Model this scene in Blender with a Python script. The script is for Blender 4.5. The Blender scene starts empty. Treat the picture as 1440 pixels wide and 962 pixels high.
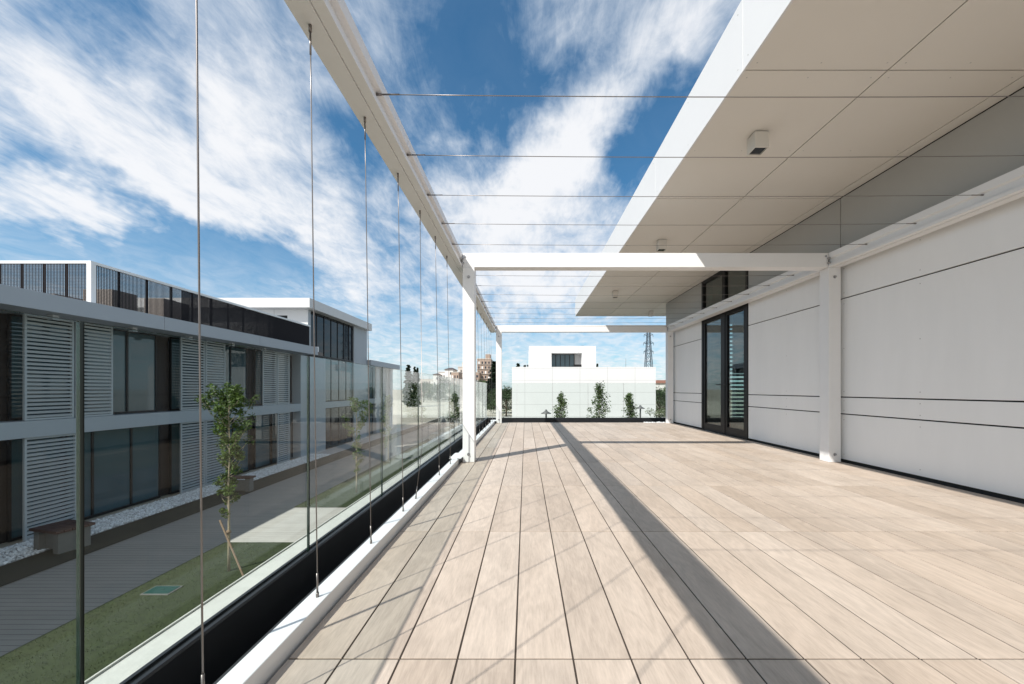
import bpy, math, random
from mathutils import Vector, Matrix
random.seed(7)
SC = bpy.context.scene
COL = SC.collection
R = math.radians
H = 0.933            # camera height over the terrace deck
G = -3.48            # ground level

# ------------------------------------------------------------------ camera
cam = bpy.data.cameras.new('camera'); cam_o = bpy.data.objects.new('camera', cam); COL.objects.link(cam_o)
cam_o.location = (0, 0, H); cam_o.rotation_euler = (R(90), 0, 0)
cam.sensor_width = 36; cam.lens = 546/1440*36
cam.shift_x = -19/1440; cam.shift_y = 66/1440
cam.clip_start = 0.02; cam.clip_end = 6000
SC.camera = cam_o
# ------------------------------------------------------------------ sun, exposure
SUN = Vector((-0.66, -0.69, 1.0)).normalized()
sl = bpy.data.lights.new('sun', 'SUN'); sl.energy = 4.7; sl.angle = R(0.53); sl.color = (1, .955, .89)
so = bpy.data.objects.new('sun', sl); COL.objects.link(so); so.rotation_euler = (-SUN).to_track_quat('-Z', 'Y').to_euler()
SC.view_settings.view_transform = 'Standard'; SC.view_settings.look = 'None'
SC.view_settings.exposure = 0.47; SC.view_settings.gamma = 1
SC.view_settings.use_curve_mapping = False
# ------------------------------------------------------------------ sky with cirrus
W = bpy.data.worlds.new('World'); SC.world = W; W.use_nodes = True
nt = W.node_tree; nt.nodes.clear()
def N(t, **k):
    n = nt.nodes.new(t)
    for a, b in k.items(): setattr(n, a, b)
    return n
def L(a, b): nt.links.new(a, b)
def M_(op, a, b=None, c=None, clamp=False):
    n = N('ShaderNodeMath', operation=op, use_clamp=clamp)
    for i, v in enumerate((a, b, c)):
        if v is None: continue
        if isinstance(v, (int, float)): n.inputs[i].default_value = v
        else: L(v, n.inputs[i])
    return n.outputs[0]
def VM(op, a, b=None):
    n = N('ShaderNodeVectorMath', operation=op)
    for i, v in enumerate((a, b)):
        if v is None: continue
        if isinstance(v, (tuple, Vector)): n.inputs[i].default_value = tuple(v)
        else: L(v, n.inputs[i])
    return n
def noise(vec, scale, detail=6, rough=.55, dist=0.0):
    n = N('ShaderNodeTexNoise'); n.inputs['Scale'].default_value = scale; n.inputs['Detail'].default_value = detail
    n.inputs['Roughness'].default_value = rough; n.inputs['Distortion'].default_value = dist; L(vec, n.inputs['Vector']); return n
tc = N('ShaderNodeTexCoord'); DIR = tc.outputs['Generated']
sky = N('ShaderNodeTexSky', sky_type='NISHITA'); sky.sun_disc = False
sky.sun_elevation = math.asin(SUN.z); sky.sun_rotation = math.atan2(SUN.x, SUN.y)
sky.air_density = 1.0; sky.dust_density = 0.6; sky.ozone_density = 2.0; sky.altitude = 100
sep = N('ShaderNodeSeparateXYZ'); L(DIR, sep.inputs[0])
zc = M_('MAXIMUM', sep.outputs['Z'], 0.0)
# coordinates on a high cloud sheet
zz = M_('ADD', zc, 0.16)
u = M_('DIVIDE', sep.outputs['X'], zz); v = M_('DIVIDE', sep.outputs['Y'], zz)
comb = N('ShaderNodeCombineXYZ'); L(u, comb.inputs[0]); L(v, comb.inputs[1])
def mapped(sx, sy, rot, off=(0, 0, 0)):
    m = N('ShaderNodeMapping'); m.inputs['Scale'].default_value = (sx, sy, 1); m.inputs['Rotation'].default_value = (0, 0, R(rot)); m.inputs['Location'].default_value = off
    L(comb.outputs[0], m.inputs['Vector']); return m.outputs[0]
n1 = noise(mapped(1.6, .75, 12), 1.15, 7, .58, .5).outputs['Fac']      # cloud masses
n2 = noise(mapped(3.1, 1.15, 8, (3, 1, 0)), 1.5, 9, .66, .7).outputs['Fac']   # long fibres
n3 = noise(mapped(3.0, 2.2, -20, (7, 2, 0)), 2.6, 8, .62, .7).outputs['Fac']   # puffs
wn = noise(DIR, 4.5, 5, .6).outputs['Color']
warp = VM('SCALE', VM('SUBTRACT', wn, (.5, .5, .5)).outputs[0]); warp.inputs['Scale'].default_value = 0.30
DW = VM('ADD', DIR, warp.outputs[0]).outputs[0]
def pdir(px, py): return Vector((px-739, 546, 547-py)).normalized()
def blob(x0, y0, x1, y1, width, amp):
    """soft elongated patch of cloud (+) or clear sky (-) between two directions"""
    a, b = pdir(x0, y0), pdir(x1, y1); c = (a+b).normalized(); e1 = (b-a); half = e1.length/2; e1 = (e1 - c*e1.dot(c)).normalized(); e2 = c.cross(e1)
    p = M_('DIVIDE', VM('DOT_PRODUCT', DW, e1).outputs['Value'], half*1.0)
    q = M_('DIVIDE', VM('DOT_PRODUCT', DW, e2).outputs['Value'], width)
    r2 = M_('ADD', M_('POWER', M_('ABSOLUTE', p), 2.6), M_('POWER', M_('ABSOLUTE', q), 2.0))
    g = M_('EXPONENT', M_('MULTIPLY', r2, -1.0))
    front = M_('GREATER_THAN', VM('DOT_PRODUCT', DIR, c).outputs['Value'], 0.0)
    return M_('MULTIPLY', M_('MULTIPLY', g, front), amp)
BL = [
 (1060, -60, 700, 290, .085, .42), (1000, -20, 830, 60, .10, .12), (590, 320, 860, 215, .12, .46), (640, 420, 860, 350, .08, .30), (880, 20, 700, 10, .09, .16),
 (-60, 120, 330, 200, .16, .36), (300, 20, 330, 240, .13, .30), (-60, 250, 260, 330, .06, .46), (200, 250, 560, 400, .07, .38),
 (380, 270, 640, 330, .07, .26), (560, 420, 900, 380, .12, .20), (420, 130, 540, 60, .08, .10),
 (620, 20, 780, 160, .17, -.40), (450, 100, 550, 270, .08, -.46), (860, 165, 980, 200, .08, -.46), (70, 5, 250, 45, .10, -.42), (760, 150, 900, 60, .07, -.12),
 (-20, 195, 110, 240, .030, -.30), (60, 225, 300, 330, .022, -.50), (170, 355, 420, 360, .05, -.42), (500, 300, 580, 345, .045, -.34), (-20, 350, 260, 385, .06, -.42),
 (850, 250, 920, 250, .06, -.20), (640, 175, 720, 195, .05, -.10), (930, 455, 800, 470, .02, -.25), (1090, -30, 1000, 100, .05, -.05),
]
tot = None
for b in BL:
    w = blob(*b); tot = w if tot is None else M_('ADD', tot, w)
dens = M_('ADD', M_('MULTIPLY', n1, .60), M_('MULTIPLY', n2, .48))
dens = M_('ADD', dens, M_('MULTIPLY', n3, .42))
n4 = noise(mapped(7.0, 2.6, 16, (1, 5, 0)), 2.2, 7, .7, .9).outputs['Fac']
dens = M_('ADD', dens, M_('MULTIPLY', M_('SUBTRACT', n4, .5), .30))
dens = M_('ADD', dens, M_('MULTIPLY', tot, .62))
dens = M_('ADD', dens, M_('MULTIPLY', M_('MAXIMUM', M_('MULTIPLY', sep.outputs['Y'], -1.0), 0.0), .35))  # extra cloud behind the camera, added out of view to warm the shadow fill
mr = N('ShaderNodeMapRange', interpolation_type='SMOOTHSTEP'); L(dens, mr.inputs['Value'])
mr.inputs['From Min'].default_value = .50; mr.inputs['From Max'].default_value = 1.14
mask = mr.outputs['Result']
hz = N('ShaderNodeMapRange', interpolation_type='SMOOTHSTEP'); L(zc, hz.inputs['Value'])
hz.inputs['From Min'].default_value = .02; hz.inputs['From Max'].default_value = .40; hz.inputs['To Min'].default_value = .88; hz.inputs['To Max'].default_value = .05
hz2 = M_('MULTIPLY', hz.outputs['Result'], M_('ADD', M_('MULTIPLY', n3, 1.5), .10), clamp=True)
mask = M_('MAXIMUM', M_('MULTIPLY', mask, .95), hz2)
tint = N('ShaderNodeMixRGB', blend_type='MULTIPLY'); tint.inputs['Fac'].default_value = 1; tint.inputs['Color2'].default_value = (.31, .72, .86, 1)
L(sky.outputs[0], tint.inputs['Color1'])
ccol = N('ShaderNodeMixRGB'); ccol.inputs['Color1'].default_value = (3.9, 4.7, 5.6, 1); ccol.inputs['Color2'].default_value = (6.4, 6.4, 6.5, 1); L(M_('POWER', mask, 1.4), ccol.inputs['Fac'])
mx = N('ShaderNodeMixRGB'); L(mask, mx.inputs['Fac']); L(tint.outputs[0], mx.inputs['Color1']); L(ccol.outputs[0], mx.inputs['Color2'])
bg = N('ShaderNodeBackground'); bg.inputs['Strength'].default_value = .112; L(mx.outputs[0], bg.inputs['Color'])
wo = N('ShaderNodeOutputWorld'); L(bg.outputs[0], wo.inputs['Surface'])

# ------------------------------------------------------------------ helpers
def tag(o, label=None, cat=None, group=None, kind=None):
    if label: o['label'] = label
    if cat: o['category'] = cat
    if group: o['group'] = group
    if kind: o['kind'] = kind
    return o
def thing(name, label, cat, loc=(0, 0, 0), group=None):
    o = bpy.data.objects.new(name, None); COL.objects.link(o); o.location = loc; o.empty_display_size = .2
    return tag(o, label, cat, group)
def root_loc(p):
    v = Vector((0, 0, 0))
    while p is not None: v += p.location; p = p.parent
    return v
class MB:
    def __init__(s): s.v = []; s.f = []
    def box(s, x0, x1, y0, y1, z0, z1):
        b = len(s.v)
        s.v += [(x0,y0,z0),(x1,y0,z0),(x1,y1,z0),(x0,y1,z0),(x0,y0,z1),(x1,y0,z1),(x1,y1,z1),(x0,y1,z1)]
        s.f += [tuple(b+i for i in q) for q in ((0,3,2,1),(4,5,6,7),(0,1,5,4),(1,2,6,5),(2,3,7,6),(3,0,4,7))]; return s
    def prism(s, prof, axis, a0, a1):
        """extrude a 2-D profile [(p,q)] along axis: 'y' -> (x,z), 'x' -> (y,z), 'z' -> (x,y)"""
        b = len(s.v); n = len(prof)
        for a in (a0, a1):
            for p, q in prof: s.v.append({'y': (p, a, q), 'x': (a, p, q), 'z': (p, q, a)}[axis])
        s.f.append(tuple(b+i for i in range(n))); s.f.append(tuple(b+n+i for i in reversed(range(n))))
        for i in range(n): j = (i+1) % n; s.f.append((b+j, b+i, b+n+i, b+n+j))
        return s
    def tube(s, pts, rs, n=8, cap=True):
        pts = [Vector(p) for p in pts]
        if isinstance(rs, (int, float)): rs = [rs]*len(pts)
        b = len(s.v)
        for i, p in enumerate(pts):
            t = (pts[min(i+1, len(pts)-1)] - pts[max(i-1, 0)]).normalized()
            a = Vector((0, 0, 1)) if abs(t.z) < .9 else Vector((1, 0, 0))
            e = t.cross(a).normalized(); g = t.cross(e)
            for k in range(n):
                w = 2*math.pi*k/n; s.v.append(tuple(p + (e*math.cos(w)+g*math.sin(w))*rs[i]))
        for i in range(len(pts)-1):
            for k in range(n):
                k2 = (k+1) % n; s.f.append((b+i*n+k, b+i*n+k2, b+(i+1)*n+k2, b+(i+1)*n+k))
        if cap:
            s.f.append(tuple(b+k for k in reversed(range(n)))); s.f.append(tuple(b+(len(pts)-1)*n+k for k in range(n)))
        return s
    def lathe(s, cx, cy, prof, n=20):
        b = len(s.v)
        for r, z in prof:
            for k in range(n): w = 2*math.pi*k/n; s.v.append((cx+r*math.cos(w), cy+r*math.sin(w), z))
        for i in range(len(prof)-1):
            for k in range(n): k2 = (k+1) % n; s.f.append((b+i*n+k, b+i*n+k2, b+(i+1)*n+k2, b+(i+1)*n+k))
        return s
    def quad(s, a, b_, c, d):
        b = len(s.v); s.v += [tuple(a), tuple(b_), tuple(c), tuple(d)]; s.f.append((b, b+1, b+2, b+3)); return s
    def build(s, name, m, parent=None, bevel=0, smooth=False):
        o_ = root_loc(parent) if parent else Vector((0, 0, 0))
        me = bpy.data.meshes.new(name); me.from_pydata([tuple(Vector(p)-o_) for p in s.v], [], s.f); me.validate(); me.update()
        me.materials.append(m)
        if smooth:
            for p in me.polygons: p.use_smooth = True
        o = bpy.data.objects.new(name, me); COL.objects.link(o)
        if parent: o.parent = parent
        if bevel:
            md = o.modifiers.new('edge', 'BEVEL'); md.width = bevel; md.segments = 2; md.limit_method = 'ANGLE'; md.angle_limit = R(40)
        return o
def copy_tree(o, parent=None, loc=None):
    c = o.copy(); COL.objects.link(c)
    if parent is not None: c.parent = parent
    if loc is not None: c.location = loc
    for ch in list(o.children): copy_tree(ch, c)
    return c

# ------------------------------------------------------------------ materials
def mat(name, col, rough=.6, metal=0, var=0, scale=3, bump=0, bscale=60, island=0, spec=.5, stretch=(1, 1, 1), dirt=0):
    m = bpy.data.materials.new(name); m.use_nodes = True; t = m.node_tree; p = t.nodes['Principled BSDF']
    p.inputs['Roughness'].default_value = rough; p.inputs['Metallic'].default_value = metal; p.inputs['Specular IOR Level'].default_value = spec
    g = t.nodes.new('ShaderNodeNewGeometry'); mp = t.nodes.new('ShaderNodeMapping'); mp.inputs['Scale'].default_value = stretch; t.links.new(g.outputs['Position'], mp.inputs[0])
    last = None
    base = t.nodes.new('ShaderNodeRGB'); base.outputs[0].default_value = (*col, 1); last = base.outputs[0]
    def bc(fac, amt, last):
        h = t.nodes.new('ShaderNodeHueSaturation'); mr = t.nodes.new('ShaderNodeMapRange'); mr.inputs['To Min'].default_value = 1-amt; mr.inputs['To Max'].default_value = 1+amt
        t.links.new(fac, mr.inputs['Value']); t.links.new(mr.outputs[0], h.inputs['Value']); t.links.new(last, h.inputs['Color']); return h.outputs[0]
    if var:
        n = t.nodes.new('ShaderNodeTexNoise'); n.inputs['Scale'].default_value = scale; n.inputs['Detail'].default_value = 8; n.inputs['Roughness'].default_value = .65
        t.links.new(mp.outputs[0], n.inputs['Vector']); last = bc(n.outputs['Fac'], var*2, last)
    if island: last = bc(g.outputs['Random Per Island'], island, last)
    t.links.new(last, p.inputs['Base Color'])
    if bump:
        n = t.nodes.new('ShaderNodeTexNoise'); n.inputs['Scale'].default_value = bscale; n.inputs['Detail'].default_value = 5; t.links.new(mp.outputs[0], n.inputs['Vector'])
        b = t.nodes.new('ShaderNodeBump'); b.inputs['Strength'].default_value = bump; b.inputs['Distance'].default_value = .01; t.links.new(n.outputs['Fac'], b.inputs['Height']); t.links.new(b.outputs[0], p.inputs['Normal'])
    return m
MT = {}
MT['white'] = mat('white powder coat', (.75, .75, .75), .38, var=.02, scale=5)
MT['fascia'] = mat('white fascia panel', (.66, .66, .66), .5, var=.02, scale=1.5)
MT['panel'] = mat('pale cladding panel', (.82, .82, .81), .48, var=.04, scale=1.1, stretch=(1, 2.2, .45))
MT['upper'] = mat('upper wall panel', (.42, .42, .405), .5, var=.02, scale=1.3, island=.02)  # same cladding as below, colour darkened to stand for shade under the roof
MT['soffit'] = mat('soffit panel', (.66, .635, .59), .55, var=.02, scale=1.0, island=.02)
MT['joint'] = mat('dark joint backing', (.03, .028, .026), .8)
MT['grout'] = mat('brown joint filler', (.045, .034, .026), .9)
MT['dgrey'] = mat('dark grey flashing', (.035, .036, .038), .4, var=.2, scale=8)
MT['black'] = mat('black metal', (.016, .017, .019), .36, var=.15, scale=6)
MT['frame'] = mat('black window frame', (.009, .009, .010), .45, spec=.3)
MT['steel'] = mat('stainless cable', (.22, .20, .19), .35, metal=.8)
MT['bolt'] = mat('steel bolt', (.42, .42, .43), .3, metal=.9)
MT['coping'] = mat('pale stone coping', (.50, .50, .46), .75, var=.09, scale=9, bump=.15)
MT['ground'] = mat('dry ground', (.34, .31, .25), .95, var=.22, scale=.08)
MT['sand'] = mat('pale sand', (.50, .46, .38), .95, var=.14, scale=.15)
MT['soil'] = mat('dark soil lawn', (.030, .028, .016), .95, var=.25, scale=3, bump=.5, bscale=40)
MT['lawn'] = mat('lawn base', (.026, .037, .011), .95, var=.38, scale=7, bump=.6, bscale=50)
MT['blade'] = mat('grass blades', (.046, .064, .016), .8, island=.3, var=.15, scale=.9)
MT['pebble_base'] = mat('pebble bed', (.35,.35,.35), .9)
MT['pebble'] = mat('white pebbles', (.66, .68, .70), .8, island=.30)
MT['bldg'] = mat('grey white facade panel', (.35, .38, .41), .6, var=.03, scale=.6)
MT['canopy'] = mat('off white canopy panel', (.60, .60, .60), .6, var=.03)
MT['louvre'] = mat('pale louvre slat', (.37, .40, .42), .5, var=.03, scale=2)
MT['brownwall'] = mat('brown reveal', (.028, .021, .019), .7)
MT['concrete'] = mat('concrete', (.36, .36, .34), .85, var=.12, scale=4, bump=.2)
MT['dconc'] = mat('dark weathered concrete', (.14, .14, .13), .85, var=.12, scale=4)
MT['wood'] = mat('brown timber', (.07, .032, .024), .6, var=.2, scale=3, stretch=(1, 8, 1))
MT['bark'] = mat('pale bark', (.30, .25, .17), .85, var=.25, scale=20)
MT['dbark'] = mat('brown bark', (.10, .075, .05), .9, var=.25, scale=6)
MT['stake'] = mat('timber stake', (.20, .14, .09), .8, var=.15, scale=12)
MT['dark_room'] = mat('dim interior', (.06, .06, .06), .9)
MT['roofing'] = mat('roof membrane', (.42, .42, .42), .9, var=.1, scale=1)
MT['green_lid'] = mat('green plastic', (.012, .055, .045), .5)
MT['pylon'] = mat('galvanised lattice', (.05, .075, .10), .6, metal=.2)
MT['lampgrey'] = mat('grey lamp metal', (.10, .10, .10), .5)
MT['tan'] = mat('tan render', (.34, .26, .21), .85, var=.08, scale=.3)
MT['tan2'] = mat('pale tan render', (.50, .45, .40), .85, var=.08, scale=.3)
MT['far_white'] = mat('white render', (.66, .64, .62), .85, var=.06, scale=.3)
MT['slate'] = mat('slate roof', (.07, .06, .065), .8)
MT['far_window'] = mat('far window glass', (.03, .035, .045), .25)
MT['awning'] = mat('white awning', (.72, .72, .72), .7)
MT['redroof'] = mat('red brown roof', (.24, .12, .09), .8)
MT['hvac'] = mat('grey unit casing', (.34, .30, .27), .6, var=.05)
def leafmat(name, col, isl=.5):
    m = mat(name, col, .55, island=isl, var=.10, scale=1.5, spec=.35); t = m.node_tree; p = t.nodes['Principled BSDF']
    tr = t.nodes.new('ShaderNodeBsdfTranslucent'); mxs = t.nodes.new('ShaderNodeMixShader'); mxs.inputs[0].default_value = .28
    src = p.inputs['Base Color'].links[0].from_socket; t.links.new(src, tr.inputs['Color'])
    out = t.nodes['Material Output']; t.links.new(p.outputs[0], mxs.inputs[1]); t.links.new(tr.outputs[0], mxs.inputs[2]); t.links.new(mxs.outputs[0], out.inputs['Surface'])
    return m
MT['leaf'] = leafmat('fresh leaf', (.075, .120, .022))
MT['leafd'] = leafmat('dark leaf', (.040, .070, .024))
MT['leafm'] = leafmat('mid leaf', (.085, .130, .042))
MT['leafp'] = leafmat('pale leaf', (.16, .19, .10))
MT['cypress'] = leafmat('cypress leaf', (.018, .036, .018), .35)
def glassmat(name, tint_c, rough=0, refl=(1, 1, 1), base=.04):
    """thin clear glass: tinted see-through plus mirror reflection growing towards grazing angles"""
    m = bpy.data.materials.new(name); m.use_nodes = True; t = m.node_tree; t.nodes.clear()
    g = t.nodes.new('ShaderNodeNewGeometry'); d = t.nodes.new('ShaderNodeVectorMath'); d.operation = 'DOT_PRODUCT'
    t.links.new(g.outputs['Normal'], d.inputs[0]); t.links.new(g.outputs['Incoming'], d.inputs[1])
    def mm(op, a, b):
        n = t.nodes.new('ShaderNodeMath'); n.operation = op
        for i, q in enumerate((a, b)):
            if q is None: continue
            if isinstance(q, (int, float)): n.inputs[i].default_value = q
            else: t.links.new(q, n.inputs[i])
        return n.outputs[0]
    c = mm('ABSOLUTE', d.outputs['Value'], None); f = mm('POWER', mm('SUBTRACT', 1.0, c), 5.0); f = mm('ADD', mm('MULTIPLY', f, .96), base)
    tr = t.nodes.new('ShaderNodeBsdfTransparent'); tr.inputs['Color'].default_value = (*tint_c, 1)
    gl = t.nodes.new('ShaderNodeBsdfGlossy'); gl.inputs['Roughness'].default_value = rough; gl.inputs['Color'].default_value = (*refl, 1)
    mxs = t.nodes.new('ShaderNodeMixShader'); t.links.new(f, mxs.inputs[0]); t.links.new(tr.outputs[0], mxs.inputs[1]); t.links.new(gl.outputs[0], mxs.inputs[2])
    o = t.nodes.new('ShaderNodeOutputMaterial'); t.links.new(mxs.outputs[0], o.inputs['Surface']); return m
MT['glass'] = glassmat('clear balustrade glass', (.905, .935, .927), base=.008)
MT['glass_edge'] = mat('green glass edge', (.014, .028, .023), .12, spec=.8)
MT['glass_edge2'] = mat('black glass edge', (.004, .007, .006), .3, spec=.2)
MT['doorglass'] = glassmat('door glass', (.62, .74, .72), base=.10)
def window_mat(name, col, rough=.03, ior=1.6):
    m = mat(name, col, rough, var=.1, scale=.7, spec=.5); m.node_tree.nodes['Principled BSDF'].inputs['IOR'].default_value = ior; return m
MT['pane'] = window_mat('dark teal pane', (.050, .088, .105))
MT['pane2'] = window_mat('dark blue pane', (.010, .014, .020), ior=1.33)
def mesh_screen(name, hole):
    m = bpy.data.materials.new(name); m.use_nodes = True; t = m.node_tree; p = t.nodes['Principled BSDF']; p.inputs['Base Color'].default_value = (.014, .012, .014, 1); p.inputs['Roughness'].default_value = .7; p.inputs['Specular IOR Level'].default_value = .1
    g = t.nodes.new('ShaderNodeNewGeometry'); s = t.nodes.new('ShaderNodeSeparateXYZ'); t.links.new(g.outputs['Position'], s.inputs[0])
    def mm(op, a, b):
        n = t.nodes.new('ShaderNodeMath'); n.operation = op
        for i, q in enumerate((a, b)):
            if isinstance(q, (int, float)): n.inputs[i].default_value = q
            else: t.links.new(q, n.inputs[i])
        return n.outputs[0]
    w = mm('FRACT', mm('MULTIPLY', mm('ADD', s.outputs[0], s.outputs[1]), 21.0), 0)
    w2 = mm('FRACT', mm('MULTIPLY', s.outputs[2], 21.0), 0)
    h = mm('MULTIPLY', mm('GREATER_THAN', w, 1-hole), mm('GREATER_THAN', w2, .12))
    tr = t.nodes.new('ShaderNodeBsdfTransparent'); mxs = t.nodes.new('ShaderNodeMixShader'); o = t.nodes['Material Output']
    t.links.new(h, mxs.inputs[0]); t.links.new(p.outputs[0], mxs.inputs[1]); t.links.new(tr.outputs[0], mxs.inputs[2]); t.links.new(mxs.outputs[0], o.inputs['Surface']); return m
MT['screen'] = mesh_screen('perforated dark screen', .33)
MT['screen_d'] = mesh_screen('dense dark screen', .05)

# deck tile: oak look ceramic plank, each plank its own tone and its own grain
def deck_material():
    m = bpy.data.materials.new('oak look deck tile'); m.use_nodes = True; t = m.node_tree; p = t.nodes['Principled BSDF']
    nn = lambda k: t.nodes.new(k); l = t.links.new
    g = nn('ShaderNodeNewGeometry'); rnd = g.outputs['Random Per Island']
    mul = nn('ShaderNodeMath'); mul.operation = 'MULTIPLY'; mul.inputs[1].default_value = 37.0; l(rnd, mul.inputs[0])
    cb = nn('ShaderNodeCombineXYZ'); l(mul.outputs[0], cb.inputs[0]); l(mul.outputs[0], cb.inputs[1]); l(mul.outputs[0], cb.inputs[2])
    ad = nn('ShaderNodeVectorMath'); ad.operation = 'ADD'; l(g.outputs['Position'], ad.inputs[0]); l(cb.outputs[0], ad.inputs[1])
    mp = nn('ShaderNodeMapping'); mp.inputs['Scale'].default_value = (8.0, 1.9, 1); l(ad.outputs[0], mp.inputs[0])
    n1 = nn('ShaderNodeTexNoise'); n1.inputs['Scale'].default_value = 1.1; n1.inputs['Detail'].default_value = 2; n1.inputs['Roughness'].default_value = .45; n1.inputs['Distortion'].default_value = .6; l(mp.outputs[0], n1.inputs['Vector'])
    # cathedral grain: contour lines of the stretched noise
    k = nn('ShaderNodeMath'); k.operation = 'MULTIPLY'; k.inputs[1].default_value = 34; l(n1.outputs['Fac'], k.inputs[0])
    sn = nn('ShaderNodeMath'); sn.operation = 'SINE'; l(k.outputs[0], sn.inputs[0])
    mp2 = nn('ShaderNodeMapping'); mp2.inputs['Scale'].default_value = (150, 15, 1); l(ad.outputs[0], mp2.inputs[0])
    n2 = nn('ShaderNodeTexNoise'); n2.inputs['Scale'].default_value = 1; n2.inputs['Detail'].default_value = 5; n2.inputs['Roughness'].default_value = .7; l(mp2.outputs[0], n2.inputs['Vector'])
    n3 = nn('ShaderNodeTexNoise'); n3.inputs['Scale'].default_value = 1.3; n3.inputs['Detail'].default_value = 4; l(g.outputs['Position'], n3.inputs['Vector'])
    mp4 = nn('ShaderNodeMapping'); mp4.inputs['Scale'].default_value = (3.2, .8, 1); l(ad.outputs[0], mp4.inputs[0])
    n4 = nn('ShaderNodeTexNoise'); n4.inputs['Scale'].default_value = 1.5; n4.inputs['Detail'].default_value = 4; l(mp4.outputs[0], n4.inputs['Vector'])
    def ma(op, a, b):
        n = nn('ShaderNodeMath'); n.operation = op
        for i, q in enumerate((a, b)):
            if isinstance(q, (int, float)): n.inputs[i].default_value = q
            else: l(q, n.inputs[i])
        return n.outputs[0]
    gr = ma('ADD', ma('MULTIPLY', sn.outputs[0], .055), ma('MULTIPLY', ma('SUBTRACT', n2.outputs['Fac'], .5), .62))
    gr = ma('ADD', gr, ma('MULTIPLY', ma('SUBTRACT', n3.outputs['Fac'], .5), .26))
    gr = ma('ADD', gr, ma('MULTIPLY', ma('SUBTRACT', n4.outputs['Fac'], .5), .34))
    val = ma('ADD', ma('ADD', gr, 1.0), ma('MULTIPLY', ma('SUBTRACT', rnd, .5), .14))
    rp = nn('ShaderNodeMixRGB'); rp.inputs['Color1'].default_value = (.405, .328, .262, 1); rp.inputs['Color2'].default_value = (.460, .396, .338, 1)
    fr = ma('FRACT', ma('MULTIPLY', rnd, 7.31), 0); l(ma('ADD', ma('MULTIPLY', fr, .55), ma('MULTIPLY', n4.outputs['Fac'], .5)), rp.inputs['Fac'])
    hs = nn('ShaderNodeHueSaturation'); l(rp.outputs[0], hs.inputs['Color']); l(val, hs.inputs['Value']); l(hs.outputs[0], p.inputs['Base Color'])
    p.inputs['Roughness'].default_value = .55; p.inputs['Specular IOR Level'].default_value = .4
    b = nn('ShaderNodeBump'); b.inputs['Strength'].default_value = .12; b.inputs['Distance'].default_value = .003; l(n2.outputs['Fac'], b.inputs['Height']); l(b.outputs[0], p.inputs['Normal'])
    return m
MT['deck'] = deck_material()
def lines_mat(name, col, axis, pitch, width, dark=.35, rough=.8, var=.12, axis2=None, pitch2=1):
    """flat colour with joint lines at a fixed pitch along a world axis"""
    m = mat(name, col, rough, var=var, scale=1.2, stretch=(.5, 3, 1) if axis == 1 else (1, 1, 1)); t = m.node_tree; p = t.nodes['Principled BSDF']; src = p.inputs['Base Color'].links[0].from_socket
    g = t.nodes.new('ShaderNodeNewGeometry'); s = t.nodes.new('ShaderNodeSeparateXYZ'); t.links.new(g.outputs['Position'], s.inputs[0])
    def mm(op, a, b):
        n = t.nodes.new('ShaderNodeMath'); n.operation = op
        for i, q in enumerate((a, b)):
            if isinstance(q, (int, float)): n.inputs[i].default_value = q
            else: t.links.new(q, n.inputs[i])
        return n.outputs[0]
    w = mm('LESS_THAN', mm('FRACT', mm('DIVIDE', mm('ADD', s.outputs[axis], 1000.0), pitch), 0), width/pitch)
    if axis2 is not None:
        w = mm('MAXIMUM', w, mm('LESS_THAN', mm('FRACT', mm('DIVIDE', mm('ADD', s.outputs[axis2], 1000.0), pitch2), 0), width/pitch2))
    mx_ = t.nodes.new('ShaderNodeMixRGB'); mx_.blend_type = 'MULTIPLY'; mx_.inputs['Color2'].default_value = (dark, dark, dark, 1)
    t.links.new(w, mx_.inputs['Fac']); t.links.new(src, mx_.inputs['Color1']); t.links.new(mx_.outputs[0], p.inputs['Base Color']); return m
MT['path'] = lines_mat('grey path boards', (.27, .25, .225), 1, .15, .014, .45)
MT['path_sunlit'] = lines_mat('sunlit path boards', (.40, .38, .34), 1, .15, .012, .6)  # same boards as the shaded path, colour lightened to stand for sunlight
MT['pave'] = lines_mat('pale paving', (.38, .37, .34), 1, .8, .02, .7, axis2=0, pitch2=.8)
MT['backwall'] = lines_mat('white cladding with joints', (.68, .68, .68), 0, 3.3, .045, .72, .6, .02, axis2=2, pitch2=1.45)

# ================================================================== SETTING
b = MB(); s_ = 2500
b.quad((-s_, -s_, G), (s_, -s_, G), (s_, s_, G), (-s_, s_, G)); tag(b.build('ground', MT['ground']), kind='structure')
def sheet(name, m, x0, x1, y0, y1, z, kind='structure', **k):
    q = MB(); q.quad((x0, y0, z), (x1, y0, z), (x1, y1, z), (x0, y1, z)); return tag(q.build(name, m), kind=kind, **k)
sheet('paving', MT['pave'], -13.2, 40, 34.0, 62, G+.004)
sheet('boardwalk_path', MT['path'], -11.65, -8.6, -6, 60, G+.012)
sheet('boardwalk_path', MT['path_sunlit'], -8.6, -1.6, 11.1, 14.4, G+.012)
sheet('lawn', MT['lawn'], -8.6, -1.5, -6, 11.1, G+.03)
sheet('lawn', MT['lawn'], -8.6, -1.5, 14.4, 34.0, G+.03)
sheet('lawn', MT['lawn'], -10, -3.5, 51, 58, G+.03)
sheet('lawn', MT['lawn'], -1.0, 26, 20.0, 45.5, G+.03)
sheet('planting_strip', MT['soil'], -13.0, -11.65, -6, 60, G+.02)
sheet('sand', MT['sand'], -60, 30, 66, 150, G+.006)
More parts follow.
